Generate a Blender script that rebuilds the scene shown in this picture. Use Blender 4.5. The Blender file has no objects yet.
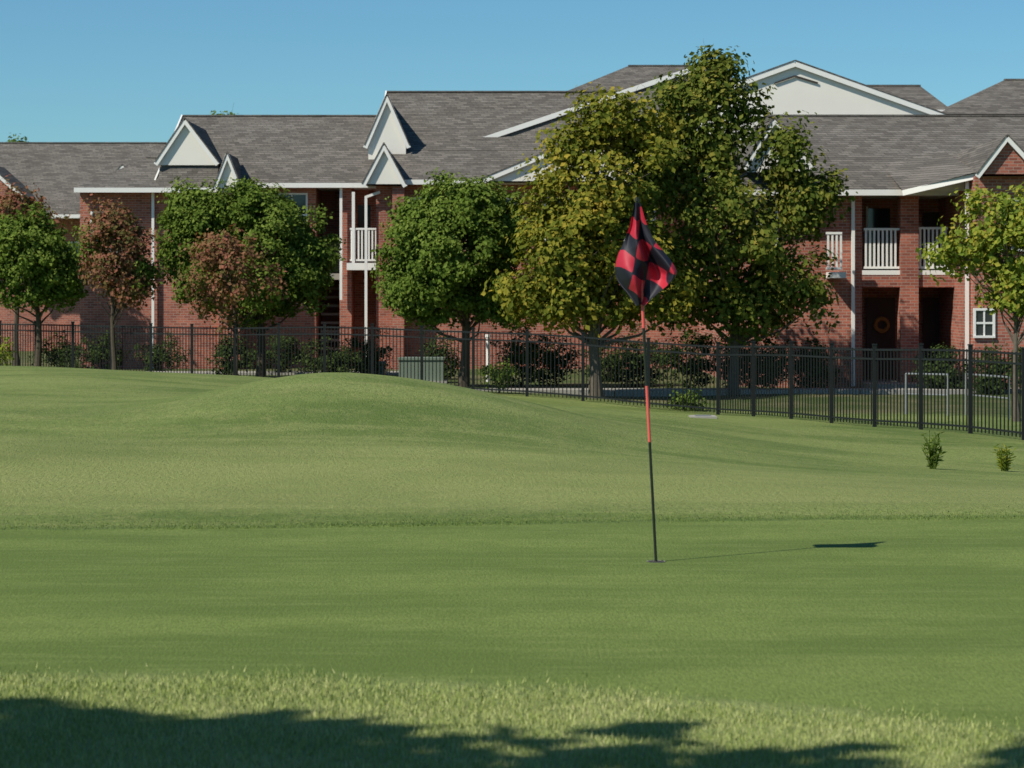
import bpy, math, random
import numpy as np
from mathutils import Vector
random.seed(7); rng=np.random.default_rng(11)
F=2418.0; HY=292.0; CH=1.6
def X(px,d): return (px-512.0)/F*d
def Z(py,d): return CH-(py-HY)/F*d
scene=bpy.context.scene
# ---------------------------------------------------------------- materials
def new_mat(name):
    m=bpy.data.materials.new(name); m.use_nodes=True
    nt=m.node_tree; nt.nodes.clear()
    out=nt.nodes.new('ShaderNodeOutputMaterial'); b=nt.nodes.new('ShaderNodeBsdfPrincipled')
    nt.links.new(b.outputs[0],out.inputs[0])
    return m,nt,b,out
def N(nt,t,**k):
    n=nt.nodes.new(t)
    for a,v in k.items(): setattr(n,a,v)
    return n
def L(nt,a,b): nt.links.new(a,b)
def math_n(nt,op,a,b=None,clamp=False):
    n=nt.nodes.new('ShaderNodeMath'); n.operation=op; n.use_clamp=clamp
    for i,v in enumerate((a,b)):
        if v is None: continue
        if isinstance(v,(int,float)): n.inputs[i].default_value=v
        else: nt.links.new(v,n.inputs[i])
    return n.outputs[0]
def mixc(nt,f,a,b,mode='MIX'):
    n=nt.nodes.new('ShaderNodeMix'); n.data_type='RGBA'; n.blend_type=mode
    if isinstance(f,(int,float)): n.inputs[0].default_value=f
    else: nt.links.new(f,n.inputs[0])
    for i,v in ((6,a),(7,b)):
        if isinstance(v,tuple): n.inputs[i].default_value=(v[0],v[1],v[2],1)
        else: nt.links.new(v,n.inputs[i])
    return n.outputs[2]
def noise(nt,vec,scale,detail=4,rough=0.55,stretch=None):
    if stretch:
        mp=nt.nodes.new('ShaderNodeMapping'); mp.inputs['Scale'].default_value=stretch
        nt.links.new(vec,mp.inputs['Vector']); vec=mp.outputs[0]
    n=nt.nodes.new('ShaderNodeTexNoise'); n.inputs['Scale'].default_value=scale
    n.inputs['Detail'].default_value=detail; n.inputs['Roughness'].default_value=rough
    nt.links.new(vec,n.inputs['Vector']); return n.outputs['Fac']
def ramp(nt,f,lo,hi):
    n=nt.nodes.new('ShaderNodeMapRange'); n.interpolation_type='SMOOTHSTEP'
    n.inputs['From Min'].default_value=lo; n.inputs['From Max'].default_value=hi
    nt.links.new(f,n.inputs['Value']); return n.outputs[0]
def bump(nt,b,h,dist,strength=1.0):
    n=nt.nodes.new('ShaderNodeBump'); n.inputs['Distance'].default_value=dist; n.inputs['Strength'].default_value=strength
    nt.links.new(h,n.inputs['Height']); nt.links.new(n.outputs[0],b.inputs['Normal'])
def simple(name,col,rough=0.6,var=0.12,scale=6.0,metal=0.0,spec=0.3):
    m,nt,b,o=new_mat(name)
    g=N(nt,'ShaderNodeNewGeometry')
    f=noise(nt,g.outputs['Position'],scale,5)
    c=mixc(nt,f,tuple(x*(1-var) for x in col),tuple(x*(1+var) for x in col))
    L(nt,c,b.inputs['Base Color']); b.inputs['Roughness'].default_value=rough
    b.inputs['Metallic'].default_value=metal; b.inputs['Specular IOR Level'].default_value=spec
    return m
def brick_mat():
    m,nt,b,o=new_mat('brick')
    g=N(nt,'ShaderNodeNewGeometry'); s=N(nt,'ShaderNodeSeparateXYZ'); L(nt,g.outputs['Position'],s.inputs[0])
    h=math_n(nt,'ADD',s.outputs[0],s.outputs[1])
    c=N(nt,'ShaderNodeCombineXYZ'); L(nt,h,c.inputs[0]); L(nt,s.outputs[2],c.inputs[1])
    t=N(nt,'ShaderNodeTexBrick'); t.inputs['Scale'].default_value=1.0
    t.inputs['Brick Width'].default_value=0.22; t.inputs['Row Height'].default_value=0.077
    t.inputs['Mortar Size'].default_value=0.009; t.inputs['Mortar Smooth'].default_value=0.3
    t.inputs['Color1'].default_value=(0.50,0.155,0.095,1); t.inputs['Color2'].default_value=(0.27,0.078,0.052,1)
    t.inputs['Mortar'].default_value=(0.40,0.30,0.24,1)
    L(nt,c.outputs[0],t.inputs['Vector'])
    f=noise(nt,g.outputs['Position'],0.7,5)
    col=mixc(nt,ramp(nt,f,0.3,0.7),t.outputs['Color'],(0.75,0.73,0.73),'MULTIPLY')
    L(nt,col,b.inputs['Base Color']); b.inputs['Roughness'].default_value=0.85
    return m
def shingle_mat():
    m,nt,b,o=new_mat('shingle')
    g=N(nt,'ShaderNodeNewGeometry'); s=N(nt,'ShaderNodeSeparateXYZ'); L(nt,g.outputs['Position'],s.inputs[0])
    h=math_n(nt,'ADD',s.outputs[0],math_n(nt,'MULTIPLY',s.outputs[1],0.3))
    c=N(nt,'ShaderNodeCombineXYZ'); L(nt,h,c.inputs[0]); L(nt,s.outputs[2],c.inputs[1])
    t=N(nt,'ShaderNodeTexBrick'); t.inputs['Scale'].default_value=1.0
    t.inputs['Brick Width'].default_value=0.32; t.inputs['Row Height'].default_value=0.07
    t.inputs['Mortar Size'].default_value=0.008
    t.inputs['Color1'].default_value=(0.220,0.199,0.174,1); t.inputs['Color2'].default_value=(0.122,0.110,0.097,1)
    t.inputs['Mortar'].default_value=(0.080,0.073,0.066,1); t.inputs['Bias'].default_value=0.0
    L(nt,c.outputs[0],t.inputs['Vector'])
    f=noise(nt,g.outputs['Position'],0.6,6,0.65)
    col=mixc(nt,ramp(nt,f,0.3,0.75),t.outputs['Color'],(0.82,0.81,0.80),'MULTIPLY')
    f2=noise(nt,g.outputs['Position'],9,3,0.7)
    col=mixc(nt,ramp(nt,f2,0.35,0.7),col,(0.78,0.78,0.78),'MULTIPLY')
    L(nt,col,b.inputs['Base Color']); b.inputs['Roughness'].default_value=0.9
    b.inputs['Specular IOR Level'].default_value=0.15
    return m
M={}
M['brick']=brick_mat(); M['shingle']=shingle_mat()
M['white']=simple('white_paint',(0.82,0.80,0.75),0.5,0.05,2.5)
M['siding']=simple('cream_siding',(0.80,0.76,0.68),0.7,0.05,1.5)
M['glass']=simple('window_glass',(0.03,0.035,0.04),0.08,0.3,0.6,spec=0.6)
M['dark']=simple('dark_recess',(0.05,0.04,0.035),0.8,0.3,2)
M['door']=simple('door_paint',(0.06,0.025,0.02),0.5,0.2,2)
M['iron']=simple('black_iron',(0.012,0.014,0.014),0.5,0.2,5,spec=0.3)
M['galv']=simple('galvanised_steel',(0.30,0.31,0.31),0.4,0.1,6,metal=0.4)
M['concrete']=simple('concrete',(0.33,0.31,0.27),0.9,0.15,3)
M['box']=simple('utility_paint',(0.17,0.21,0.16),0.6,0.1,3)
M['bark']=simple('bark',(0.085,0.068,0.05),0.95,0.45,14,spec=0.1)
M['barklight']=simple('bark_light',(0.13,0.11,0.085),0.95,0.45,14,spec=0.1)
M['polered']=simple('pole_red',(0.72,0.12,0.10),0.4,0.06,4)
M['poleblack']=simple('pole_black',(0.02,0.024,0.018),0.4,0.1,4)
M['wreath']=simple('wreath',(0.40,0.18,0.05),0.8,0.5,25)
def leaf_mat(name,cols,trans=0.3,nscale=0.8):
    m=bpy.data.materials.new(name); m.use_nodes=True; nt=m.node_tree; nt.nodes.clear()
    o=nt.nodes.new('ShaderNodeOutputMaterial'); b=nt.nodes.new('ShaderNodeBsdfDiffuse')
    g=N(nt,'ShaderNodeNewGeometry')
    f=noise(nt,g.outputs['Position'],nscale,2,0.6)
    r=math_n(nt,'ADD',math_n(nt,'MULTIPLY',g.outputs['Random Per Island'],0.6),math_n(nt,'MULTIPLY',f,0.8))
    r=math_n(nt,'SUBTRACT',r,0.2)
    cr=N(nt,'ShaderNodeValToRGB'); e=cr.color_ramp.elements
    n=len(cols)
    e[0].color=(*cols[0],1); e[0].position=0.1; e[1].color=(*cols[-1],1); e[1].position=0.92
    for i in range(1,n-1):
        q=e.new(0.1+0.82*i/(n-1)); q.color=(*cols[i],1)
    L(nt,r,cr.inputs[0]); L(nt,cr.outputs[0],b.inputs[0])
    if trans>0:
        t=N(nt,'ShaderNodeBsdfTranslucent'); L(nt,mixc(nt,1.0,cr.outputs[0],(1.4,1.4,0.6),'MULTIPLY'),t.inputs[0])
        ms=N(nt,'ShaderNodeMixShader'); ms.inputs[0].default_value=trans
        L(nt,b.outputs[0],ms.inputs[1]); L(nt,t.outputs[0],ms.inputs[2]); L(nt,ms.outputs[0],o.inputs[0])
    else: L(nt,b.outputs[0],o.inputs[0])
    return m
M['leaf_green']=leaf_mat('leaf_green',[(0.052,0.088,0.015),(0.108,0.158,0.026),(0.205,0.260,0.055)],0.17)
M['leaf_red']=leaf_mat('leaf_red',[(0.10,0.11,0.035),(0.17,0.115,0.050),(0.30,0.11,0.080),(0.20,0.16,0.06)],0.22)
M['leaf_gold']=leaf_mat('leaf_gold',[(0.075,0.098,0.016),(0.145,0.160,0.024),(0.250,0.225,0.034),(0.42,0.30,0.05)],0.22)
M['leaf_syc']=leaf_mat('leaf_syc',[(0.045,0.070,0.014),(0.090,0.120,0.020),(0.165,0.180,0.034),(0.28,0.225,0.045)],0.2)
M['leaf_yg']=leaf_mat('leaf_yg',[(0.10,0.15,0.025),(0.18,0.235,0.035),(0.28,0.30,0.045),(0.38,0.29,0.055)],0.3)
M['leaf_dark']=leaf_mat('leaf_dark',[(0.020,0.036,0.010),(0.040,0.062,0.016),(0.065,0.09,0.025)],0)
M['leaf_shade']=leaf_mat('leaf_shade',[(0.05,0.08,0.02),(0.08,0.12,0.03)],0)
M['blade']=leaf_mat('grass_blade',[(0.19,0.25,0.055),(0.29,0.35,0.105),(0.43,0.46,0.185),(0.53,0.50,0.26)],0,1.5)
M['blade_far']=leaf_mat('grass_blade_far',[(0.11,0.165,0.040),(0.16,0.22,0.055),(0.22,0.265,0.08)],0,0.8)

# ---------------------------------------------------------------- builders
def mesh_obj(name,verts,faces,mats,midx=None,parent=None,smooth=False):
    me=bpy.data.meshes.new(name); me.from_pydata(verts,[],faces)
    for m in mats: me.materials.append(m)
    if midx is not None: me.polygons.foreach_set('material_index',midx)
    if smooth: me.polygons.foreach_set('use_smooth',[True]*len(me.polygons))
    me.update(); ob=bpy.data.objects.new(name,me); scene.collection.objects.link(ob)
    if parent: ob.parent=parent
    return ob
class Asm:
    def __init__(s,name):
        s.e=bpy.data.objects.new(name,None); scene.collection.objects.link(s.e); s.p={}
    def part(s,n,mat):
        return s.p.setdefault((n,mat),([],[]))
    def box(s,n,mat,x0,x1,y0,y1,z0,z1):
        v,f=s.part(n,mat); b=len(v)
        v+= [(x0,y0,z0),(x1,y0,z0),(x1,y1,z0),(x0,y1,z0),(x0,y0,z1),(x1,y0,z1),(x1,y1,z1),(x0,y1,z1)]
        f+= [tuple(b+i for i in q) for q in ((0,3,2,1),(4,5,6,7),(0,1,5,4),(1,2,6,5),(2,3,7,6),(3,0,4,7))]
    def poly(s,n,mat,pts):
        v,f=s.part(n,mat); b=len(v); v+=[tuple(p) for p in pts]; f.append(tuple(range(b,b+len(pts))))
    def beam(s,n,mat,p,q,w,h):
        v,f=s.part(n,mat); b=len(v); p=Vector(p); q=Vector(q); d=(q-p).normalized()
        up=Vector((0,0,1)) if abs(d.z)<0.95 else Vector((0,1,0))
        r=d.cross(up).normalized(); u=r.cross(d).normalized()
        for c in (p,q):
            for a,bb in ((-1,-1),(1,-1),(1,1),(-1,1)):
                v.append(tuple(c+r*(a*w/2)+u*(bb*h/2)))
        f+=[tuple(b+i for i in k) for k in ((0,1,2,3),(7,6,5,4),(0,4,5,1),(1,5,6,2),(2,6,7,3),(3,7,4,0))]
    def tube(s,n,mat,p,q,r0,r1=None,k=8):
        r1=r0 if r1 is None else r1
        v,f=s.part(n,mat); b=len(v); p=Vector(p); q=Vector(q); d=(q-p).normalized()
        up=Vector((0,0,1)) if abs(d.z)<0.9 else Vector((0,1,0))
        a=d.cross(up).normalized(); u=a.cross(d)
        for c,r in ((p,r0),(q,r1)):
            for i in range(k):
                t=2*math.pi*i/k; v.append(tuple(c+a*(r*math.cos(t))+u*(r*math.sin(t))))
        for i in range(k): f.append((b+i,b+(i+1)%k,b+k+(i+1)%k,b+k+i))
        f.append(tuple(b+k+i for i in range(k))); f.append(tuple(b+i for i in reversed(range(k))))
    def hip(s,x0,x1,yf,ym,yb,ze,zr,hl=0,hr=0,ends='siding',fascia=True):
        A=(x0,yf,ze);B=(x1,yf,ze);C=(x1,yb,ze);D=(x0,yb,ze);E=(x0+hl,ym,zr);G=(x1-hr,ym,zr)
        s.poly('roof','shingle',[A,B,G,E]); s.poly('roof','shingle',[C,D,E,G])
        s.poly('roof','shingle' if hl else ends,[D,A,E]); s.poly('roof','shingle' if hr else ends,[B,C,G])
        if fascia: s.box('fascia','white',x0,x1,yf-0.02,yf+0.06,ze-0.14,ze+0.01)
        s.box('soffit','white',x0+0.003,x1-0.003,yf+0.06,yb,ze-0.12,ze-0.02)
        if not hl: s.beam('fascia','white',(x0-.03,yf,ze-.03),(x0-.03,ym,zr-.02),0.05,0.14)
        if not hr: s.beam('fascia','white',(x1+.03,yf,ze-.03),(x1+.03,ym,zr-.02),0.05,0.14)
        s.beam('ridge_cap','shingle',(x0+hl,ym,zr+.01),(x1-hr,ym,zr+.01),0.22,0.05)
    def gable(s,xc,hw,yf,yb,ze,zr,face='siding',trim=0.14,hwr=None,zer=None,zb=None):
        hwr=hwr or hw; zer=ze if zer is None else zer
        A=(xc-hw,yf,ze);T=(xc,yf,zr);B=(xc+hwr,yf,zer)
        s.poly('roof','shingle',[A,T,(xc,yb,zr),(xc-hw,yb,ze)])
        s.poly('roof','shingle',[T,B,(xc+hwr,yb,zer),(xc,yb,zr)])
        y=yf+0.06
        zz=min(ze,zer) if zb is None else zb
        s.poly('gable_face',face,[(xc-hw+.05,y,zz),(xc+hwr-.05,y,zz),(xc+hwr-.05,y,zer-.05),(xc,y,zr-.05),(xc-hw+.05,y,ze-.05)])
        s.beam('rake_trim','white',(xc-hw-.05,yf-.02,ze-trim*.4-.03),(xc,yf-.02,zr-trim*.4),0.07,trim)
        s.beam('rake_trim','white',(xc,yf-.023,zr-trim*.4),(xc+hwr+.05,yf-.023,zer-trim*.4-.03),0.07,trim)
        s.beam('rake_cap','shingle',(xc-hw-.07,yf-.02,ze+trim*.1-.01),(xc,yf-.02,zr+trim*.1+.03),0.10,0.035)
        s.beam('rake_cap','shingle',(xc,yf-.023,zr+trim*.1+.03),(xc+hwr+.07,yf-.023,zer+trim*.1-.01),0.10,0.035)
    def window(s,xc,zc,w,h,y):
        t=0.06
        s.box('window_frames','white',xc-w/2-t,xc+w/2+t,y-.05,y+.02,zc+h/2,zc+h/2+t)
        s.box('window_frames','white',xc-w/2-t,xc+w/2+t,y-.07,y+.02,zc-h/2-t,zc-h/2)
        s.box('window_frames','white',xc-w/2-t,xc-w/2,y-.05,y+.02,zc-h/2,zc+h/2)
        s.box('window_frames','white',xc+w/2,xc+w/2+t,y-.05,y+.02,zc-h/2,zc+h/2)
        s.box('window_frames','white',xc-w/2,xc+w/2,y-.04,y+.01,zc-.025,zc+.025)
        s.box('window_frames','white',xc-.02,xc+.02,y-.035,y+.01,zc-h/2,zc-.025)
        s.box('window_frames','white',xc-.02,xc+.02,y-.035,y+.01,zc+.025,zc+h/2)
        s.box('window_glass','glass',xc-w/2,xc+w/2,y-.012,y+.008,zc-h/2,zc+h/2)
    def railing(s,x0,x1,y,z0,z1,mat='white',sp=0.11):
        s.box('balcony_railing',mat,x0,x1,y-.03,y+.03,z1-.06,z1)
        s.box('balcony_railing',mat,x0,x1,y-.02,y+.02,z0+.06,z0+.12)
        x=x0+sp/2
        while x<x1:
            s.box('balcony_railing',mat,x-.026,x+.026,y-.016,y+.016,z0+.12,z1-.06); x+=sp
    def done(s):
        for (n,mat),(v,f) in s.p.items(): mesh_obj(n,v,f,[M[mat]],parent=s.e)
        return s.e

GZ=-0.85
# ---------------------------------------------------------------- terrain
cps=[]
def cp(px,d,py): cps.append((X(px,d),d,Z(py,d)))
def cz(x,y,z): cps.append((x,y,z))
for d in (-6,2,8,12,16):
    for x in (-12,-4,0,4,12): cz(x,d,0.0)
for x in (-4,0,4): cz(x,18,-0.02)
cp(0,24,436); cp(0,34,400); cp(30,46,374); cp(0,55,366.5)
cp(130,28,420); cp(120,46,372)
cp(225,26,438); cp(215,36,396); cp(200,47,373)
cp(340,22,468); cp(340,29,432); cp(340,37,405); cp(460,27,443); cp(470,34,420)
cp(560,38,409); cp(550,28,442)
cp(512,21,476); cp(700,21,478); cp(1000,21,485); cp(200,21,474)
cp(640,44,415); cp(650,32,441); cp(800,34,446); cp(820,28,466); cp(980,30,468); cp(1020,25,485)
cp(340,46,388);cp(450,46,399)
FP=[(-60,315,367),(0,315,367.5),(583,337,403),(718,344,414),(1024,351,440),(1150,354,451)]
fence=[]
for px,t,b in FP:
    d=F*1.5/(b-t) ; d={-60:71.5,0:70}.get(px,d); fence.append((X(px,d),d,Z(b,d)))
for p in fence: cz(*p)
for x in (-25,-10,0,10,25):
    cz(x,78,GZ); cz(x,66,GZ)
cz(-30,60,-.6);cz(-30,40,-.2);cz(-30,20,0);cz(30,20,-.3);cz(30,40,-.9);cz(30,55,-.9);cz(14,50,-.88);cz(6,57,-.95)
C=np.array(cps)
def K(r2): return np.where(r2>1e-12,0.5*r2*np.log(r2+1e-12),0.0)
n=len(C)
D2=((C[:,None,:2]-C[None,:,:2])**2).sum(-1)
A=np.zeros((n+3,n+3)); A[:n,:n]=K(D2)+np.eye(n)*0.6; P=np.c_[np.ones(n),C[:,:2]]
A[:n,n:]=P; A[n:,:n]=P.T
W=np.linalg.solve(A,np.r_[C[:,2],0,0,0])
def sstep(a,b,x):
    t=np.clip((x-a)/(b-a),0,1); return t*t*(3-2*t)
def H(x,y):
    x=np.atleast_1d(np.asarray(x,float)); y=np.atleast_1d(np.asarray(y,float))
    xc=np.clip(x,-32,32); yc=np.clip(y,-8,80)
    z=np.full(x.shape,W[n])+W[n+1]*xc+W[n+2]*yc
    for i in range(n): z+=W[i]*K((xc-C[i,0])**2+(yc-C[i,1])**2)
    z=np.clip(z,-1.3,1.0)
    wf=sstep(16.2,13.5,y)*sstep(12,8,np.abs(x))
    z=z*(1-wf)
    far=np.maximum(sstep(62,74,y),sstep(24,40,np.abs(x)))
    z=z*(1-far)+GZ*far
    wx=np.where(x<-1.9,2.1,3.2)
    z=z+0.64*np.exp(-np.abs((x+1.9)/wx)**2.2-np.abs((y-30.5)/4.8)**2.4)
    z=z+0.18*np.exp(-((x+6.8)/2.0)**2-((y-33)/5.5)**2)
    und=(0.025*np.sin(x*0.9+y*0.35)+0.02*np.sin(x*0.37-y*0.8+1.3))*sstep(17,21,y)*(1-far)
    return z+und
def Hs(x,y): return float(H([x],[y])[0])
gx=np.concatenate([[-4000,-1500,-600,-250,-120,-70,-50],np.arange(-40,-12,1.0),np.arange(-12,12.01,0.3),np.arange(13,41,1.0),[50,70,120,250,600,1500,4000]])
gy=np.concatenate([[-800,-200,-60,-25],np.arange(-12,4,1.0),np.arange(4,50,0.3),np.arange(50,92,0.6),[95,100,110,130,180,300,700,1800,5000]])
XX,YY=np.meshgrid(gx,gy); ZZ=H(XX.ravel(),YY.ravel())
V=np.c_[XX.ravel(),YY.ravel(),ZZ]; nx,ny=len(gx),len(gy)
I=np.arange(nx*ny).reshape(ny,nx)
Q=np.stack([I[:-1,:-1],I[:-1,1:],I[1:,1:],I[1:,:-1]],-1).reshape(-1,4)
m,nt,b,o=new_mat('grass_ground')
g=N(nt,'ShaderNodeNewGeometry'); pos=g.outputs['Position']; s=N(nt,'ShaderNodeSeparateXYZ'); L(nt,pos,s.inputs[0])
x_,y_=s.outputs[0],s.outputs[1]
xc=math_n(nt,'MAXIMUM',math_n(nt,'MINIMUM',x_,6.0),-6.0)
near=math_n(nt,'ADD',math_n(nt,'SUBTRACT',9.72,math_n(nt,'MULTIPLY',xc,0.34)),math_n(nt,'MULTIPLY',math_n(nt,'MULTIPLY',xc,xc),-0.105))
wob=math_n(nt,'MULTIPLY',math_n(nt,'SUBTRACT',noise(nt,pos,2.2,4),0.5),0.35)
near=math_n(nt,'ADD',near,wob)
far=math_n(nt,'ADD',math_n(nt,'ADD',16.75,math_n(nt,'MULTIPLY',xc,0.127)),wob)
mk=math_n(nt,'MULTIPLY',ramp(nt,math_n(nt,'SUBTRACT',y_,near),-0.03,0.22),ramp(nt,math_n(nt,'SUBTRACT',far,y_),-0.10,0.12))
# putting green: fine mottle and faint mower streaks
n1=noise(nt,pos,0.8,4,0.55,(0.35,1.0,1)); n2=noise(nt,pos,60,2,0.75,(1,0.3,1)); n3=noise(nt,pos,5,5,0.65,(0.22,1.8,1)); n5=noise(nt,pos,9,5,0.75,(1.0,0.5,1)); n6=noise(nt,pos,2.2,4,0.6,(0.6,0.8,1))
cg=mixc(nt,ramp(nt,n1,0.38,0.62),(0.112,0.158,0.039),(0.168,0.218,0.056))
cg=mixc(nt,math_n(nt,'MULTIPLY',ramp(nt,n6,0.48,0.66),0.45),cg,(0.102,0.145,0.034))
cg=mixc(nt,math_n(nt,'MULTIPLY',ramp(nt,n3,0.45,0.70),0.55),cg,(0.200,0.240,0.074))
cg=mixc(nt,math_n(nt,'MULTIPLY',ramp(nt,n5,0.45,0.70),0.40),cg,(0.100,0.142,0.032))
cg=mixc(nt,math_n(nt,'MULTIPLY',ramp(nt,n2,0.40,0.62),0.50),cg,(0.085,0.125,0.027))
# surrounding turf
r1=noise(nt,pos,0.28,4,0.55,(0.7,1.2,1)); r2=noise(nt,pos,3.0,6,0.8,(1,0.8,1)); r3=noise(nt,pos,24,4,0.75,(1,0.5,1)); r5=noise(nt,pos,0.9,4,0.6,(0.35,1.5,1)); r6=noise(nt,pos,11,6,0.85,(1,0.5,1)); r7=noise(nt,pos,0.35,3,0.5,(1.0,1.0,1))
cr_=mixc(nt,ramp(nt,r1,0.38,0.60),(0.126,0.176,0.044),(0.220,0.266,0.080))
cr_=mixc(nt,math_n(nt,'MULTIPLY',ramp(nt,r5,0.47,0.62),0.55),cr_,(0.255,0.285,0.100))
cr_=mixc(nt,math_n(nt,'MULTIPLY',ramp(nt,r7,0.50,0.62),0.45),cr_,(0.102,0.152,0.038))
cr_=mixc(nt,math_n(nt,'MULTIPLY',ramp(nt,r2,0.44,0.72),0.55),cr_,(0.290,0.285,0.112))
cr_=mixc(nt,math_n(nt,'MULTIPLY',ramp(nt,r6,0.44,0.66),0.50),cr_,(0.090,0.132,0.034))
cr_=mixc(nt,math_n(nt,'MULTIPLY',ramp(nt,r3,0.42,0.64),0.40),cr_,(0.085,0.124,0.030))
db=math_n(nt,'MULTIPLY',ramp(nt,y_,17.4,19.0),ramp(nt,y_,26.0,21.5))
cr_=mixc(nt,math_n(nt,'MULTIPLY',math_n(nt,'MULTIPLY',db,0.50),math_n(nt,'ADD',0.3,r6)),cr_,(0.275,0.290,0.105))
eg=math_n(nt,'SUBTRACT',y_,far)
edge_shade=math_n(nt,'MULTIPLY',ramp(nt,eg,-0.12,0.05),ramp(nt,eg,0.40,0.12))  # narrow dark line: fringe grass shadow painted along the green's back edge
cr_=mixc(nt,math_n(nt,'MULTIPLY',edge_shade,0.55),cr_,(0.070,0.120,0.030))
nr=ramp(nt,y_,12.0,8.0)
cr_=mixc(nt,math_n(nt,'MULTIPLY',nr,0.6),cr_,(0.30,0.34,0.13))
fl=math_n(nt,'ADD',y_,math_n(nt,'MULTIPLY',x_,0.9))
r4=noise(nt,pos,0.5,5,0.65)
shaded_yard=mixc(nt,ramp(nt,r4,0.4,0.65),(0.070,0.098,0.030),(0.155,0.145,0.070))  # yard beyond the fence: brown patches, with tree shade painted into the colour
cr_=mixc(nt,ramp(nt,fl,57.5,60.0),cr_,shaded_yard)
L(nt,mixc(nt,mk,cr_,cg),b.inputs['Base Color']); b.inputs['Roughness'].default_value=0.9; b.inputs['Specular IOR Level'].default_value=0.1
hb=math_n(nt,'ADD',math_n(nt,'MULTIPLY',r3,math_n(nt,'SUBTRACT',1.10,mk)),math_n(nt,'MULTIPLY',n2,0.22))
bump(nt,b,hb,0.06,0.6)
mesh_obj('ground',V.tolist(),Q.tolist(),[m],smooth=True)

# ---------------------------------------------------------------- grass blades
def near_e(x): xx=np.clip(x,-6,6); return 9.72-0.34*xx-0.105*xx*xx
def far_e(x): return 16.75+0.127*np.clip(x,-6,6)
def blades(name,x,y,hmin,hmax,w,mat):
    n=len(x); z=H(x,y); h=rng.uniform(hmin,hmax,n); a=rng.uniform(0,2*np.pi,n)
    lx=rng.normal(0,0.35,n)*h; ly=rng.normal(0,0.35,n)*h
    dx=np.cos(a)*w/2; dy=np.sin(a)*w/2
    v=np.empty((n,3,3)); v[:,0]=np.c_[x-dx,y-dy,z-0.004]; v[:,1]=np.c_[x+dx,y+dy,z-0.004]; v[:,2]=np.c_[x+lx,y+ly,z+h]
    me=bpy.data.meshes.new(name); me.vertices.add(n*3); me.vertices.foreach_set('co',v.ravel())
    me.loops.add(n*3); me.loops.foreach_set('vertex_index',np.arange(n*3,dtype=np.int32))
    me.polygons.add(n); me.polygons.foreach_set('loop_start',np.arange(0,n*3,3,dtype=np.int32))
    me.materials.append(mat); me.update(calc_edges=True); me.validate()
    ob=bpy.data.objects.new(name,me); scene.collection.objects.link(ob)
nb=110000
x=rng.uniform(-3,3,nb); y=rng.uniform(7.5,10.4,nb)
k=y<near_e(x)+0.10*np.sin(x*5)+rng.normal(0,0.14,nb); blades('collar_grass',x[k],y[k],0.006,0.028,0.006,M['blade'])
nb=22000
x=rng.uniform(-5.5,5.5,nb); y=far_e(x)-0.1+rng.exponential(0.30,nb)
k=(y>far_e(x)+0.10*np.sin(x*1.3)+0.05*np.sin(x*3.7)+rng.normal(0,0.08,nb))&(np.abs(x)<y*0.25); blades('fringe_grass',x[k],y[k],0.004,0.014,0.008,M['blade_far'])

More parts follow.
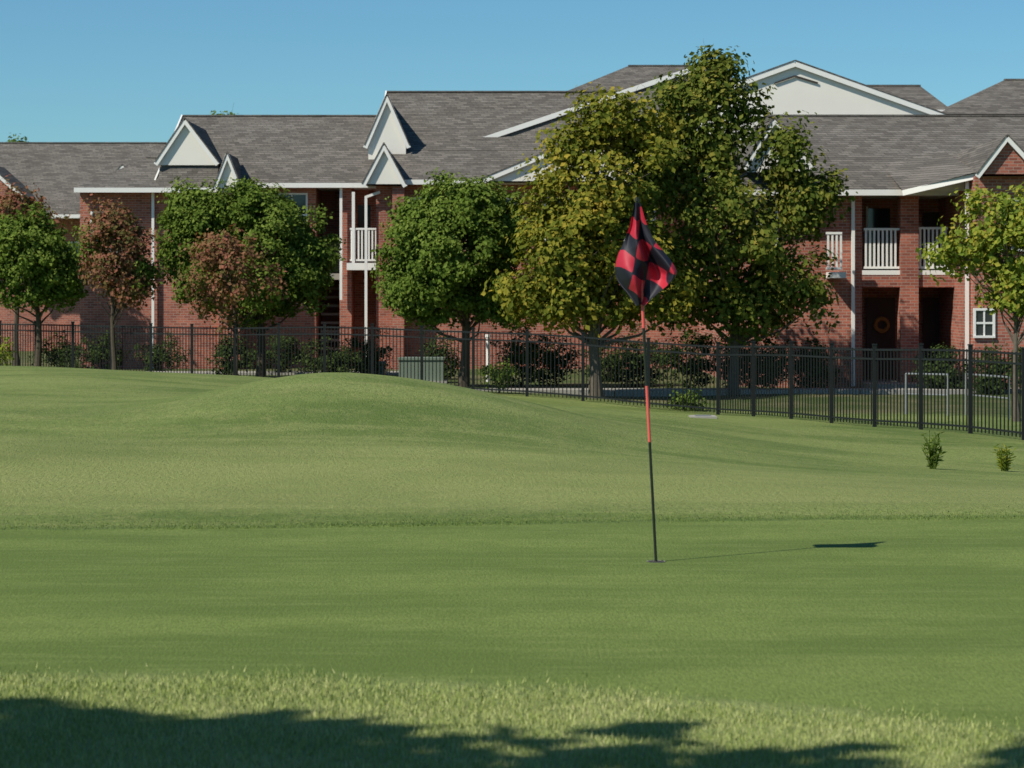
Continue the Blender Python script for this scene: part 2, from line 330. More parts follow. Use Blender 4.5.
# ---------------------------------------------------------------- trees
def tube_np(vs,fs,mi,pts,rs,k=7):
    b0=len(vs)
    for i,(p,r) in enumerate(zip(pts,rs)):
        p=Vector(p); d=(Vector(pts[min(i+1,len(pts)-1)])-Vector(pts[max(i-1,0)])).normalized()
        up=Vector((0,1,0)) if abs(d.z)>0.8 else Vector((0,0,1))
        a=d.cross(up).normalized(); u=a.cross(d)
        for j in range(k):
            t=2*math.pi*j/k; vs.append(tuple(p+a*(r*math.cos(t))+u*(r*math.sin(t))))
    for i in range(len(pts)-1):
        for j in range(k):
            fs.append((b0+i*k+j,b0+i*k+(j+1)%k,b0+(i+1)*k+(j+1)%k,b0+(i+1)*k+j)); mi.append(0)
def tree(name,base,blobs,leaf,per,cr,mats,bark='bark',tr=0.14,limbs=22,inner=0.35,tight=1.0):
    vs,fs,mi=[],[],[]
    cl=[];cm=[];co=[]
    for (cx,cy,cz_,rx,ry,rz,nc,ml) in blobs:
        d=rng.normal(size=(nc,3)); d/=np.linalg.norm(d,axis=1)[:,None]
        rr=inner+(1-inner)*rng.uniform(0,1,nc)**0.6
        ph=rng.uniform(0,6.28,4)
        lump=1+tight*(0.13*np.sin(d[:,0]*4+ph[0]+d[:,2]*3)+0.10*np.sin(d[:,2]*7+ph[1]+d[:,1]*5)+rng.normal(0,0.05,nc))
        p=d*(rr*lump)[:,None]*np.array([rx,ry,rz])+np.array([cx,cy,cz_])
        cl.append(p); cm.append(np.full(nc,ml)); co.append(d)
    cl=np.concatenate(cl); cm=np.concatenate(cm); co=np.concatenate(co)
    bx,by,bz=base
    top=max(b_[2]+b_[5]*0.55 for b_ in blobs); cxm=np.average([b_[0] for b_ in blobs],weights=[b_[6] for b_ in blobs])
    cym=np.average([b_[1] for b_ in blobs],weights=[b_[6] for b_ in blobs])
    low=min(b_[2]-b_[5] for b_ in blobs)
    def axis(t):
        zz=bz-0.1+(top-bz)*t
        return (bx+(cxm-bx)*t**1.5+0.06*math.sin(t*7+bx),by+(cym-by)*t,zz)
    tube_np(vs,fs,mi,[axis(t) for t in np.linspace(0,1,9)],[tr*(1.35 if t==0 else 1)*(1-0.85*t) for t in np.linspace(0,1,9)],9)
    idx=rng.choice(len(cl),min(limbs,len(cl)),replace=False)
    for i in idx:
        c=cl[i]; t0=max(0.12,min(0.85,(c[2]-bz)/(top-bz)*0.75-0.08)); t0=max(t0,(low-bz)/(top-bz)*0.8)
        a=Vector(axis(t0)); c=Vector(c.tolist()); mid=a.lerp(c,0.5)+Vector((0,0,-0.10*(c-a).length))+Vector(rng.normal(0,0.06,3).tolist())
        r0=tr*(1-0.8*t0)*0.42
        q1=a.lerp(mid,0.5)+Vector((0,0,0.02)); 
        tube_np(vs,fs,mi,[a,q1,mid,mid.lerp(c,0.5)+Vector((0,0,-.03)),c],[r0,r0*.8,r0*.6,r0*.4,r0*.15],5)
        for kk in range(3):
            c2=c+Vector(rng.normal(0,cr*0.8,3).tolist()); tube_np(vs,fs,mi,[mid.lerp(c,0.6),c2],[r0*.3,r0*.08],4)
    nv=len(vs)
    npc=rng.poisson(per,len(cl)); ci=np.repeat(np.arange(len(cl)),npc); n=len(ci)
    sc=rng.uniform(0.6,1.4,len(cl))*cr
    off=rng.normal(size=(n,3)); off/=np.linalg.norm(off,axis=1)[:,None]; off*=(rng.uniform(0,1,n)**0.45*sc[ci]*1.5)[:,None]; off[:,2]*=0.75
    p=cl[ci]+off
    nrm=co[ci]*0.6+off/ (sc[ci][:,None]*1.5)*0.7+rng.normal(0,0.5,(n,3))+np.array([-0.15,-0.15,0.4]); nrm/=np.linalg.norm(nrm,axis=1)[:,None]
    t=np.cross(nrm,rng.normal(size=(n,3))); t/=np.linalg.norm(t,axis=1)[:,None]; u=np.cross(nrm,t)
    L_=leaf*rng.uniform(0.6,1.3,n)[:,None]; 
    q=np.empty((n,4,3)); q[:,0]=p-t*L_*0.5; q[:,1]=p+u*L_*0.36+t*L_*0.05; q[:,2]=p+t*L_*0.55-nrm*L_*0.12; q[:,3]=p-u*L_*0.36+t*L_*0.05
    lv=q.reshape(-1,3)
    verts=vs+lv.tolist()
    ff=(np.arange(n*4).reshape(n,4)+nv).tolist()
    mi=mi+(cm[ci]+1).tolist()
    return mesh_obj(name,verts,fs+ff,[M[bark]]+[M[k_] for k_ in mats],mi)
def blob(px,py,d,wpx,hpx,nc,ml=0,dy=0,depth=None):
    rx=wpx/2/F*d; rz=hpx/2/F*d
    return (X(px,d),d+dy,Z(py,d),rx*0.88,(depth or rx)*0.88,rz*0.88,nc,ml)
d=68;b0=X(38,d)
tree('pear_tree',(b0,d,GZ),[blob(30,262,d,112,102,160),blob(22,235,d,70,58,45),blob(62,284,d,46,54,30)],0.11,84,0.25,['leaf_green'],tr=0.11,tight=.6)
d=75
tree('red_oak_tree',(X(18,d),d,GZ),[blob(15,222,d,90,66,70)],0.14,55,0.3,['leaf_red'],tr=0.1)
d=66
tree('maple_tree',(X(113,d),d,Hs(X(113,d),d)),[blob(118,256,d,82,92,90),blob(112,222,d,48,44,28),blob(128,290,d,54,50,34),blob(92,245,d,36,50,14,1),blob(140,272,d,36,50,14,1)],0.11,50,0.26,['leaf_red','leaf_green'],tr=0.08)
d=68
tree('pear_tree',(X(262,d),d,GZ),[blob(200,250,d,98,142,160),blob(262,256,d,126,150,220),blob(306,262,d,66,116,100),blob(193,212,d,60,62,50),blob(252,206,d,76,58,56),blob(222,225,d,70,70,40)],0.11,84,0.25,['leaf_green'],tr=0.13,tight=.6)
d=63.5
tree('maple_tree',(X(236,d),d,Hs(X(236,d),d)),[blob(230,280,d,108,88,70),blob(222,250,d,64,44,26),blob(200,285,d,50,50,12,1),blob(262,290,d,50,40,18,1)],0.11,42,0.26,['leaf_red','leaf_green'],tr=0.07)
d=61
tree('pear_tree',(X(466,d),d,GZ),[blob(450,260,d,160,144,330),blob(465,208,d,118,68,95),blob(510,234,d,54,100,60),blob(416,290,d,86,74,76),blob(500,300,d,74,60,50),blob(415,225,d,60,56,30)],0.105,82,0.24,['leaf_green'],tr=0.14,tight=.6)
d=57
tree('sycamore_tree',(X(594,d),d,Hs(X(594,d),d)),[blob(600,215,d,164,210,180),blob(558,255,d,116,146,105),blob(620,125,d,100,84,60),blob(645,280,d,130,110,80),blob(528,298,d,66,54,26),blob(575,300,d,110,66,42),blob(573,150,d,66,66,26),blob(630,200,d,100,130,40,1),blob(590,240,d,110,120,30,1)],0.14,50,0.31,['leaf_gold','leaf_syc'],bark='barklight',tr=0.15,limbs=50)
d=59
tree('sycamore_tree',(X(735,d),d,GZ),[blob(712,125,d,86,140,90),blob(716,74,d,52,60,32),blob(720,235,d,190,170,180),blob(785,160,d,66,90,38),blob(804,208,d,76,90,44),blob(680,110,d,70,80,38),blob(790,285,d,106,84,44),blob(748,100,d,40,60,12),blob(700,305,d,130,60,40),blob(750,310,d,120,50,30),blob(832,190,d,24,50,5),blob(720,260,d,130,110,30,1),blob(670,165,d,80,100,60)],0.14,50,0.31,['leaf_syc','leaf_gold'],bark='barklight',tr=0.12,limbs=60)
d=48
tree('sweetgum_tree',(X(1019,d),d,Hs(X(1019,d),d)),[blob(1005,250,d,110,110,60),blob(980,230,d,70,90,26),blob(1030,215,d,80,80,36),blob(948,258,d,54,50,13),blob(1018,295,d,70,64,20)],0.115,44,0.25,['leaf_yg'],bark='barklight',tr=0.07,limbs=45)
# trees beside the photographer, off to the left, shading the foreground
tree('shade_tree',(-6.9,1.15,0),[(-6.9,1.15,6.0,4.5,4.5,2.0,800,0)],0.36,62,0.5,['leaf_shade'],tr=0.2,limbs=30,inner=0.05,tight=.25)
tree('shade_tree',(-3.6,0.6,0),[(-3.9,0.80,6.2,4.4,4.2,1.8,680,0)],0.36,62,0.5,['leaf_shade'],tr=0.2,limbs=30,inner=0.05,tight=.25)
tree('elm_tree',(X(225,120),120,GZ),[blob(225,130,120,26,40,30)],0.2,40,0.4,['leaf_green'],tr=0.2,limbs=10)
tree('elm_tree',(X(16,130),130,GZ),[blob(16,158,130,30,40,30)],0.2,40,0.4,['leaf_green'],tr=0.2,limbs=10)
def shrub(name,px,py,d,w,h,nc,mat,leaf=0.08,per=45,cr=0.16,base=None):
    z0=Hs(X(px,d),d) if base is None else base
    return tree(name,(X(px,d),d,z0),[blob(px,py,d,w,h,nc)],leaf,per,cr,[mat],tr=0.03,limbs=8,inner=0.1)
for (px,py,d,w,h,nc,mt) in (
 (232,345,66,48,40,40,'leaf_dark'),(330,350,67,62,38,50,'leaf_dark'),(365,348,69,56,38,40,'leaf_dark'),
 (440,350,68,50,34,36,'leaf_dark'),(520,345,62,60,46,44,'leaf_dark'),(555,350,64,60,44,40,'leaf_dark'),
 (610,352,66,70,40,50,'leaf_dark'),
 (640,350,63,66,50,44,'leaf_dark'),(690,350,61,76,54,50,'leaf_dark'),(735,352,61.5,66,44,44,'leaf_dark'),(770,352,60,66,50,40,'leaf_dark'),
 (810,358,61,60,44,40,'leaf_dark'),(945,362,60,60,46,60,'leaf_dark'),(990,365,59,50,40,50,'leaf_dark'),
 (1030,360,58,50,46,50,'leaf_dark'),(100,345,74,66,40,40,'leaf_dark'),(60,345,76,60,40,36,'leaf_dark'),(160,348,74,60,36,36,'leaf_dark'),(280,345,72,70,42,44,'leaf_dark')):
    shrub('holly_bush',px,py+11,d,w,h+22,int(nc*1.4),mt)
shrub('laurel_bush',690,402,53.5,44,30,26,'leaf_green',0.07,30)
shrub('laurel_bush',497,374,58,40,28,26,'leaf_green',0.08,30)
shrub('laurel_bush',4,352,66,18,30,12,'leaf_yg',0.08,20)
def weed(px,py,d,hh,mat='leaf_green',ns=22):
    x0=X(px,d); z0=Hs(x0,d)
    vs,fs,mi=[],[],[]
    for i in range(ns):
        a=rng.uniform(0,6.28); sp=rng.uniform(0.05,0.40); h=hh*rng.uniform(0.4,1)*(1-0.35*sp)
        p0=Vector((x0+rng.normal(0,.03),d+rng.normal(0,.05),z0)); p2=Vector((x0+math.cos(a)*sp*hh,d+math.sin(a)*sp*hh,z0+h)); p1=p0.lerp(p2,0.5)+Vector((0,0,0.03))
        tube_np(vs,fs,mi,[p0,p1,p2],[0.005,0.004,0.002],4)
        for j in range(14):
            t=rng.uniform(0.1,1); c=p0.lerp(p2,t); dr=Vector(rng.normal(0,1,3).tolist()).normalized(); dr.z=abs(dr.z)*.8; s_=Vector(rng.normal(0,1,3).tolist()).cross(dr).normalized()
            l=0.08*rng.uniform(.6,1.3); b_=len(vs)
            vs+= [tuple(c),tuple(c+dr*l*.5+s_*.009),tuple(c+dr*l),tuple(c+dr*l*.5-s_*.009)]; fs.append((b_,b_+1,b_+2,b_+3)); mi.append(1)
    mesh_obj('weed_plant',vs,fs,[M['leaf_green'],M[mat]],mi)
weed(933,470,29.0,0.52); weed(1004,467,30.0,0.36,'leaf_yg',26)
weed(258,376,40,0.16,'leaf_yg')

# ---------------------------------------------------------------- iron fence
f=Asm('iron_fence'); HF=1.5
def fence_seg(p,q):
    p=np.array(p);q=np.array(q); ln=np.hypot(*(q-p)[:2]); nb=max(1,int(round(ln/1.75)))
    u=(q-p)[:2]/ln
    for i in range(nb):
        a=p[:2]+u*ln*i/nb; c=p[:2]+u*ln*(i+1)/nb; za,zc=Hs(*a)-0.02,Hs(*c)-0.02
        f.beam('posts','iron',(a[0],a[1],za-.1),(a[0],a[1],za+HF+.06),.07,.07)
        f.beam('posts','iron',(a[0],a[1],za+HF+.06),(a[0],a[1],za+HF+.085),.09,.09)
        for hz in (0.14,HF-0.2,HF-0.03): f.beam('rails','iron',(a[0],a[1],za+hz),(c[0],c[1],zc+hz),.03,.035)
        m_=int(ln/nb/0.115)
        for j in range(1,m_):
            t=j/m_; e=a+(c-a)*t; zz=za+(zc-za)*t
            f.beam('pickets','iron',(e[0],e[1],zz+.06),(e[0],e[1],zz+HF),.022,.022)
for i in range(len(fence)-1): fence_seg(fence[i],fence[i+1])
f.done()

# ---------------------------------------------------------------- buildings
WB=GZ-0.2
a=Asm('apartment_building')
a.box('walls','brick',X(-120,100),X(195,100),100,112,WB,4.75)
a.hip(X(-120,106)-1,X(196,106),98.5,106,113,4.75,Z(143,106),0,1.3)
a.gable(X(122,97.5),0.55,97.6,101,Z(182,97.5),Z(165,97.5),trim=.12)
a.gable(X(-14,97.5),1.5,97.4,101,Z(196,97.5),Z(163,97.5),face='brick')
a.window(X(20,100),Z(260,100),1.0,1.4,100)
a.window(X(66,100),Z(260,100),1.0,1.4,100)
a.done()
a=Asm('apartment_building')
a.box('walls','brick',X(80,77),X(222,77),77,88,WB,Z(190,77))
a.hip(X(74,76.4),X(240,76.4),76.4,81,89,Z(188,76.4),Z(158,81),1.6,1.2)
xw=X(316,78)
a.box('walls','brick',X(215,78)+.01,xw,77.98,90,WB,5.0)
a.box('walls','brick',xw,X(340,78),80.5,90,WB,5.0)
a.box('breezeway_floor','concrete',xw,X(340,78)-.003,78.1,80.5,2.0,2.2)
a.railing(xw,X(340,78),78.15,2.2,3.2,'iron')
for i in range(10): a.box('stairs','concrete',xw+.05,X(340,78)-.05,78.3+i*.2,78.5+i*.2,GZ+i*.28,GZ+.08+i*.28)
a.box('walls','brick',X(340,78)+.003,X(352,78),77.8,90,WB,5.0)
a.box('walls','brick',X(352,78),X(376,78),79.3,90,WB,5.0)
a.box('balcony_floor','white',X(349,78),X(392,78)-.3,76.9,79.3,Z(270,77),Z(263,77))
a.railing(X(350,77),X(388,77),76.95,Z(263,77),Z(228,77))
a.box('balcony_doors','glass',X(356,79)+.05,X(370,79),79.25,79.298,Z(262,79),Z(205,79))
a.box('columns','white',X(352,77),X(355,77),76.9,77.05,Z(263,77),Z(192,77))
a.hip(X(183,84),X(420,84),77.4,84,92,5.08,Z(116,84),0,0)
a.gable(X(184,77),0.88,77.2,83.5,Z(162,77.2),Z(119,77.2),trim=.14,hwr=1.0,zb=Z(165,77.2))
a.poly('roof','shingle',[(X(158,77),77.0,Z(186,77)),(X(217,77),77.0,Z(186,77)),(X(217,77),77.4,Z(163,77)),(X(158,77),77.4,Z(163,77))])
a.gable(X(227,76),0.38,76.1,79,Z(188,76.1),Z(153,76.1),trim=.12)
a.box('walls','brick',X(217,76),X(238,76),76.4,77.9,WB,Z(190,76.1))
a.box('walls','siding',X(389,84),X(640,84),79.8,90,4.5,6.3)
a.hip(X(387,84),X(655,84),79.0,84,92,Z(150,79.0),Z(92,84),0,0,fascia=False)
a.gable(X(387,78.6),0.66,78.6,84,Z(146,79),Z(96,79),trim=.14,zb=Z(160,79))
a.box('walls','brick',X(376,76.8)+.005,X(700,76.8),76.8,86,WB,Z(182,76.5))
a.hip(X(383,80),X(640,80),76.3,80,83,Z(180,76.3),Z(140,80),0,0)
a.gable(X(384,75.9),0.62,75.9,79.5,Z(184,75.9),Z(144,75.9),trim=.14)
a.box('columns','brick',X(392,76),X(404,76),76.1,76.78,WB,Z(186,76))
a.gable(X(610,75.8),X(610,75.8)-X(478,75.8),75.8,80,Z(181,75.8),Z(126,75.8),face='siding',trim=.15)
P0=(X(480,80),80.2,Z(139,80.2)); P1=(X(692,80),80.2,Z(68,80.2)); P2=(X(860,80),80.2,Z(125,80.2))
a.poly('roof','shingle',[P0,P1,(P1[0],86,P1[2]+.1),(P0[0],86,P0[2]+.1)]); a.poly('roof','shingle',[P1,P2,(P2[0],86,P2[2]),(P1[0],86,P1[2]+.1)])
a.poly('roof','shingle',[(P0[0]+.1,80.19,P0[2]-.12),(P1[0],80.19,P1[2]-.10),(P1[0],78.6,6.0),(P0[0]+.1,78.6,6.0)])
a.poly('gable_face','siding',[(P1[0],80.5,5.5),(P2[0],80.5,5.5),(P2[0],80.5,P2[2]),(P1[0],80.5,P1[2]-.1)])
a.beam('rake_trim','white',(P0[0],80.1,P0[2]-.06),(P1[0],80.1,P1[2]-.06),.08,.16)
a.beam('rake_trim','white',(P1[0],80.097,P1[2]-.06),(P2[0],80.097,P2[2]-.06),.08,.16)
a.box('walls','siding',X(560,88),X(800,88),87,98,5,7.9)
a.hip(X(535,86),X(800,86),86,92,99,Z(104,86),Z(66,92),3.6,3.0)
for px in (255,292): a.window(X(px,78),Z(215,78),0.9,1.3,77.98)
for px in (105,): a.window(X(px,77),Z(232,77),0.8,1.2,77)
for px in (425,500,560,640): 
    a.window(X(px,76.8),Z(220,76.8),0.9,1.3,76.8)
def spout(a,px,y,z0,z1):
    a.beam('downspout','white',(X(px,y),y,z0),(X(px,y),y,z1),.085,.085)
spout(a,153,76.85,GZ,Z(190,76.85)); spout(a,366,76.6,GZ,Z(196,76.6)); 
a.beam('downspout','white',(X(366,76.6),76.6,Z(197,76.6)),(X(380,76.6),76.6,Z(192,76.6)),.08,.08)
spout(a,341,77.6,Z(300,77.6),Z(188,77.6))
a.done()
a=Asm('apartment_building')
y0=63
ze=Z(190,62.4)
a.box('walls','brick',X(738,y0),X(862,y0),y0,76,WB,ze-.1)
a.box('columns','brick',X(900,y0),X(918,y0),y0-.1,y0+.45,WB,ze-.1)
a.box('walls','brick',X(955,y0),X(974,y0),y0,76,WB,ze-.1)
a.box('walls','brick',X(862,y0)+.003,X(955,y0)-.003,65.4,76,WB,ze-.1)
zf=Z(271,y0)
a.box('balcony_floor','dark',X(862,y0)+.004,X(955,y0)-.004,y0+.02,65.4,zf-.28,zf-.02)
a.box('balcony_beam','brick',X(862,y0)+.005,X(900,y0)-.003,y0-.01,y0+.03,zf-.42,zf-.1)
a.box('balcony_beam','brick',X(918,y0)+.003,X(955,y0)-.005,y0-.01,y0+.03,zf-.42,zf-.1)
a.box('balcony_beam','white',X(862,y0)+.006,X(900,y0)-.003,y0-.02,y0+.05,zf-.1,zf+.02)
a.box('balcony_beam','white',X(918,y0)+.003,X(955,y0)-.006,y0-.02,y0+.05,zf-.1,zf+.02)
a.railing(X(864,y0),X(900,y0)-.01,y0+.05,zf,Z(228,y0))
a.railing(X(918,y0)+.01,X(948,y0),y0+.05,zf,Z(227,y0))
a.box('balcony_doors','glass',X(870,65),X(892,65),65.33,65.396,Z(268,65),Z(208,65))
a.box('balcony_doors','door',X(925,65),X(942,65),65.33,65.396,Z(268,65),Z(212,65))
a.box('door_frames','white',X(868,65),X(870,65)-.005,65.3,65.39,Z(268,65),Z(206,65))
a.box('front_door','door',X(868,65),X(897,65),65.3,65.39,GZ+.1,Z(298,65))
a.box('front_door','door',X(925,65),X(950,65),65.3,65.39,GZ+.1,Z(298,65))
a.box('porch_slab','concrete',X(862,y0)+.01,X(955,y0)-.01,61.6,65.4,WB,GZ+.1)
wx,wy,wz=X(883,65),65.22,Z(325,65); v,ff=a.part('wreath','wreath'); b_=len(v)
for i in range(20):
    for j in range(6):
        t=2*math.pi*i/20; q=2*math.pi*j/6; r=.17+.05*math.cos(q)*(1+.3*random.random()); v.append((wx+r*math.cos(t),wy+.05*math.sin(q),wz+r*math.sin(t)))
for i in range(20):
    for j in range(6): ff.append((b_+i*6+j,b_+((i+1)%20)*6+j,b_+((i+1)%20)*6+(j+1)%6,b_+i*6+(j+1)%6))
a.hip(X(742,62.4),X(1120,62.4),62.4,70,78,ze,Z(116,70),1.35,0)
a.gable(X(772,62.6),0.72,62.2,69,Z(166,62.2),Z(119,62.2),trim=.13,hwr=0.95,zb=Z(172,62.2))
a.window(X(760,y0),Z(225,y0),0.8,1.3,y0)
a.box('balcony_floor','white',X(826,y0),X(842,y0),62.2,62.99,Z(278,62.2),Z(272,62.2)); a.railing(X(826,62.3),X(842,62.3),62.3,Z(272,62.3),Z(232,62.3))
a.gable(X(795,71),X(795,71)-X(655,71),71,84,Z(112,71),Z(62,71),face='siding',trim=.15,hwr=X(943,71)-X(795,71),zer=Z(114,71),zb=4.8)
for (pa,qa,pb,qb) in ((775,83,795,76),(795,76,818,83)):
    a.beam('gable_vent','dark',(X(pa,71.0),71.02,Z(qa,71.0)),(X(pb,71.0),71.02,Z(qb,71.0)),.03,.05)
a.hip(X(820,78),X(952,78),78,82,88,Z(110,78),Z(86,82),1,.35)
a.box('walls','siding',X(820,78)+.3,X(950,78)-.4,78.4,86,5,Z(111,78))
a.hip(X(938,76),X(1200,76),76,81,88,Z(114,76),Z(80,81),3.1,0,fascia=False)
a.box('walls','siding',X(945,76),X(1190,76),76.4,87,5,Z(115,76))
a.box('walls','brick',X(975,60.2),X(1041,60.2),60.2,63.2,WB,Z(176,60.2))
a.gable(X(1007,59.8),X(1007,59.8)-X(979,59.8),59.8,66,Z(174,59.8),Z(136,59.8),face='brick',trim=.12,hwr=.85)
a.beam('porch_fascia','white',(X(903,61.5),61.5,Z(193,61.5)),(X(976,61.5),60.3,Z(174,60.3)),.06,.14)
a.poly('roof','shingle',[(X(903,61.5),61.5,Z(191,61.5)),(X(976,60.3),60.3,Z(172,60.3)),(X(976,60.3),65,Z(150,65)),(X(903,61.5),65,Z(165,65))])
a.poly('gable_face','siding',[(X(903,61.5),61.6,ze-.05),(X(974,61.6),61.6,ze-.05),(X(974,61.6),61.6,Z(175,61.6)),])
a.window(X(984,60.2),Z(323,60.2),0.42,0.62,60.2)
a.window(X(1020,60.2),Z(225,60.2),0.8,1.2,60.2)
spout(a,853,62.9,GZ,Z(196,62.9)); spout(a,967,60.8,GZ,Z(180,60.8))
a.beam('downspout','white',(X(967,60.8),60.8,Z(180,60.8)),(X(962,60.8),61.5,Z(176,61.5)),.08,.08)
a.done()

# ---------------------------------------------------------------- site items
s_=Asm('sidewalk')
for (xa,xb,ya,yb) in ((-30,-2,71.5,73),(-2,30,59.0,60.1)):
    n_=int((xb-xa)/1.5)
    for i in range(n_):
        s_.box('slabs','concrete',xa+i*1.5+.01,xa+(i+1)*1.5-.01,ya,yb,GZ-.2,GZ+.06)
s_.done()
for (p,dd,w,h,dp) in ((421,65,1.2,.62,1.0),(372,69,.7,.4,.7)):
    a=Asm('utility_box'); xx=X(p,dd); zz=Hs(xx,dd)
    a.box('pad','concrete',xx-w/2-.1,xx+w/2+.1,dd-.1,dd+dp+.1,zz-.2,zz+.06)
    a.box('cabinet','box',xx-w/2,xx+w/2,dd,dd+dp,zz+.06,zz+h); a.box('lid','box',xx-w/2-.03,xx+w/2+.03,dd-.03,dd+dp+.03,zz+h,zz+h+.06)
    a.box('door_seam','dark',xx-.01,xx+.01,dd-.006,dd-.001,zz+.1,zz+h-.03); a.done()
def rail(pa,pb,d0,d1,h):
    a=Asm('handrail'); A_=(X(pa,d0),d0);B_=(X(pb,d1),d1); za,zb=Hs(*A_),Hs(*B_)
    for (q,zq) in ((A_,za),(B_,zb)): a.tube('posts','galv',(q[0],q[1],zq-.1),(q[0],q[1],zq+h),.022)
    a.tube('rail','galv',(*A_,za+h),(*B_,zb+h),.022); a.tube('rail','galv',(*A_,za+h*.5),(*B_,zb+h*.5),.018); a.done()
rail(906,948,51,50,.85); rail(966,1009,50,48.5,.85)
a=Asm('vent_pipe'); xx=X(488,64); a.tube('pipe','white',(xx,64,GZ-.1),(xx,64,GZ+1.25),.05); a.tube('cap','white',(xx,64,GZ+1.25),(xx,64,GZ+1.33),.075); a.done()
a=Asm('concrete_pad'); xx=X(704,46); zz=Hs(xx,46); a.box('pad','concrete',xx-.25,xx+.25,46,46.6,zz-.1,zz+.03); a.box('lid','galv',xx-.15,xx+.15,46.15,46.45,zz+.03,zz+.045); a.done()

# ---------------------------------------------------------------- golf flag
DF=14.33; a=Asm('golf_flag')
PB=Vector((X(656,DF),DF,0.0)); PT=Vector((X(637,DF),DF,Z(201,DF)))
def pp(py):
    t=(562-py)/(562-201); return PB.lerp(PT,t)
a.tube('pole_lower','poleblack',pp(575),pp(442),.0085,.0085,12)
a.tube('pole_red_band','polered',pp(442),pp(386),.009,.009,12)
a.tube('pole_middle','poleblack',pp(386),pp(328),.009,.009,12)
a.tube('pole_red_band','polered',pp(328),pp(270),.0095,.0095,12)
a.tube('pole_upper','poleblack',pp(270),pp(201),.009,.009,12)
a.tube('pole_knob','poleblack',pp(201),pp(197),.013,.008,12)
fe=a.done()
# draped cloth; uv counts the sewn squares (about 0.1 m each)
rows=[(203,634,640),(210,633,642),(218,631,644),(226,629,647),(235,625,651),(243,622,656),(250,618,663),(257,616,669),(264,615,674),(270,616,677),(276,618,675),(283,622,669),(290,627,661),(297,631,653),(305,636,645)]
ry=[r[0] for r in rows]; NU,NV=72,72
vs=[];uv=[]
for j in range(NV+1):
    t=j/NV; py=203+102*t; l=np.interp(py,ry,[r[1] for r in rows]); r=np.interp(py,ry,[r[2] for r in rows])
    wdt=(r-l)/62
    for i in range(NU+1):
        u=i/NU; px=l+(r-l)*u
        px+=1.2*math.sin(u*13+t*5)*wdt
        py2=py+ (5*math.sin(u*8+1.0)*wdt if 0.1<t else 0)*min(1,(t-.1)*3 if t>.1 else 0)
        dy=(0.06*math.sin(u*2*math.pi*1.6+0.6+t*1.5)+0.030*math.sin(u*17-t*7))*wdt -0.012
        vs.append((X(px,DF),DF+dy-0.01,Z(py2,DF)))
        a1=(px-638)/62.0; b1=(py2-203)/102.0
        uu=a1*3.5*math.cos(0.30)+b1*5.6*math.sin(0.30)*0.6
        vv=-a1*3.5*math.sin(0.42)+b1*5.4
        uv.append((uu+0.12*math.sin(u*9+t*3)-0.25, vv+0.10*math.sin(u*12)+0.1))
fs=[(j*(NU+1)+i,j*(NU+1)+i+1,(j+1)*(NU+1)+i+1,(j+1)*(NU+1)+i) for j in range(NV) for i in range(NU)]
m,nt,b,o=new_mat('flag_cloth')
um=N(nt,'ShaderNodeUVMap'); su=N(nt,'ShaderNodeSeparateXYZ'); L(nt,um.outputs[0],su.inputs[0])
sa=math_n(nt,'SINE',math_n(nt,'MULTIPLY',su.outputs[0],math.pi)); sb=math_n(nt,'SINE',math_n(nt,'MULTIPLY',su.outputs[1],math.pi))
pr=math_n(nt,'MULTIPLY',sa,sb); red=math_n(nt,'GREATER_THAN',pr,0.02)
fc=mixc(nt,red,(0.010,0.011,0.022),(0.52,0.020,0.045))
L(nt,fc,b.inputs['Base Color']); b.inputs['Roughness'].default_value=0.6
tr_=N(nt,'ShaderNodeBsdfTranslucent'); L(nt,fc,tr_.inputs[0]); ms=N(nt,'ShaderNodeMixShader'); ms.inputs[0].default_value=0.15
L(nt,b.outputs[0],ms.inputs[1]); L(nt,tr_.outputs[0],ms.inputs[2]); L(nt,ms.outputs[0],o.inputs[0])
fo=mesh_obj('flag_cloth',vs,fs,[m],parent=fe,smooth=True)
ul=fo.data.uv_layers.new(name='UVMap')
for lp in fo.data.loops: ul.data[lp.index].uv=uv[lp.vertex_index]
a=Asm('golf_hole'); 
v,ff=a.part('cup_liner','concrete'); k=24
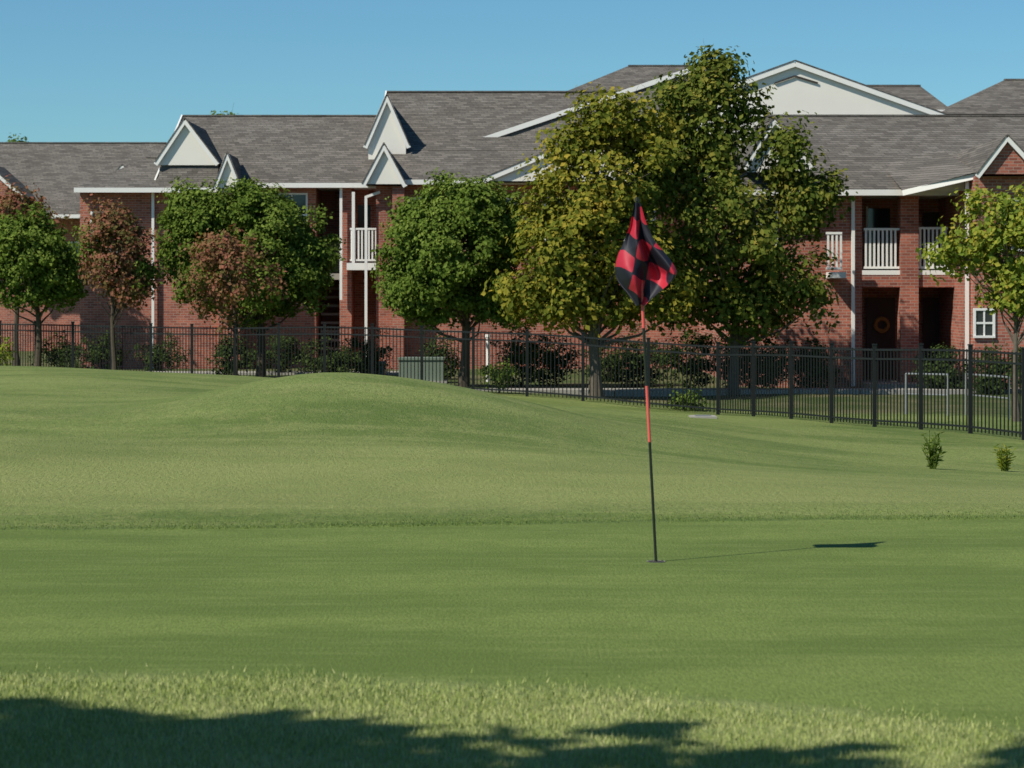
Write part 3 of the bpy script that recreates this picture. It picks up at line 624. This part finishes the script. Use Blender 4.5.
for (r,z) in ((.056,.005),(.052,.005),(.052,-.004)):
    for i in range(k): v.append((PB.x+r*math.cos(2*math.pi*i/k),PB.y+r*math.sin(2*math.pi*i/k),z))
for q in (0,1):
    for i in range(k): ff.append((q*k+i,q*k+(i+1)%k,(q+1)*k+(i+1)%k,(q+1)*k+i))
a.poly('cup_shade_disc','dark',[(PB.x+.052*math.cos(2*math.pi*i/k),PB.y+.052*math.sin(2*math.pi*i/k),.004) for i in range(k)])  # flat dark disc painted in for the shaded inside of the cup
a.done()

# ---------------------------------------------------------------- light, sky, camera
EL=math.radians(47); hx,hy=-0.82,-0.573; 
sd=Vector((hx*math.cos(EL),hy*math.cos(EL),math.sin(EL))).normalized()
sl=bpy.data.lights.new('sun','SUN'); sl.energy=5.0; sl.angle=math.radians(0.53); sl.color=(1,0.95,0.84)
so=bpy.data.objects.new('sun',sl); scene.collection.objects.link(so); so.rotation_euler=sd.to_track_quat('Z','Y').to_euler(); so.location=(-20,-15,30)
w=bpy.data.worlds.new('World'); scene.world=w; w.use_nodes=True; nt=w.node_tree; nt.nodes.clear()
sk=N(nt,'ShaderNodeTexSky'); sk.sky_type='NISHITA'; sk.sun_disc=False; sk.sun_elevation=EL; sk.sun_rotation=math.atan2(hx,hy)
sk.air_density=1.0; sk.dust_density=0.15; sk.ozone_density=2.0; sk.altitude=600
bg=N(nt,'ShaderNodeBackground'); bg.inputs[1].default_value=0.078; wo=N(nt,'ShaderNodeOutputWorld')
L(nt,mixc(nt,1.0,sk.outputs[0],(0.62,1.03,1.20),'MULTIPLY'),bg.inputs[0]); L(nt,bg.outputs[0],wo.inputs[0])
cam=bpy.data.cameras.new('camera'); co_=bpy.data.objects.new('camera',cam); scene.collection.objects.link(co_)
cam.sensor_width=36.0; cam.lens=F*36/1024; cam.shift_y=-92/1024; cam.clip_end=12000; cam.clip_start=0.1
co_.location=(0,0,CH); co_.rotation_euler=(math.radians(90),0,0)
cam.dof.use_dof=True; cam.dof.focus_distance=25; cam.dof.aperture_fstop=6.3
scene.camera=co_
scene.view_settings.view_transform='Standard'; scene.view_settings.look='None'; scene.view_settings.exposure=0
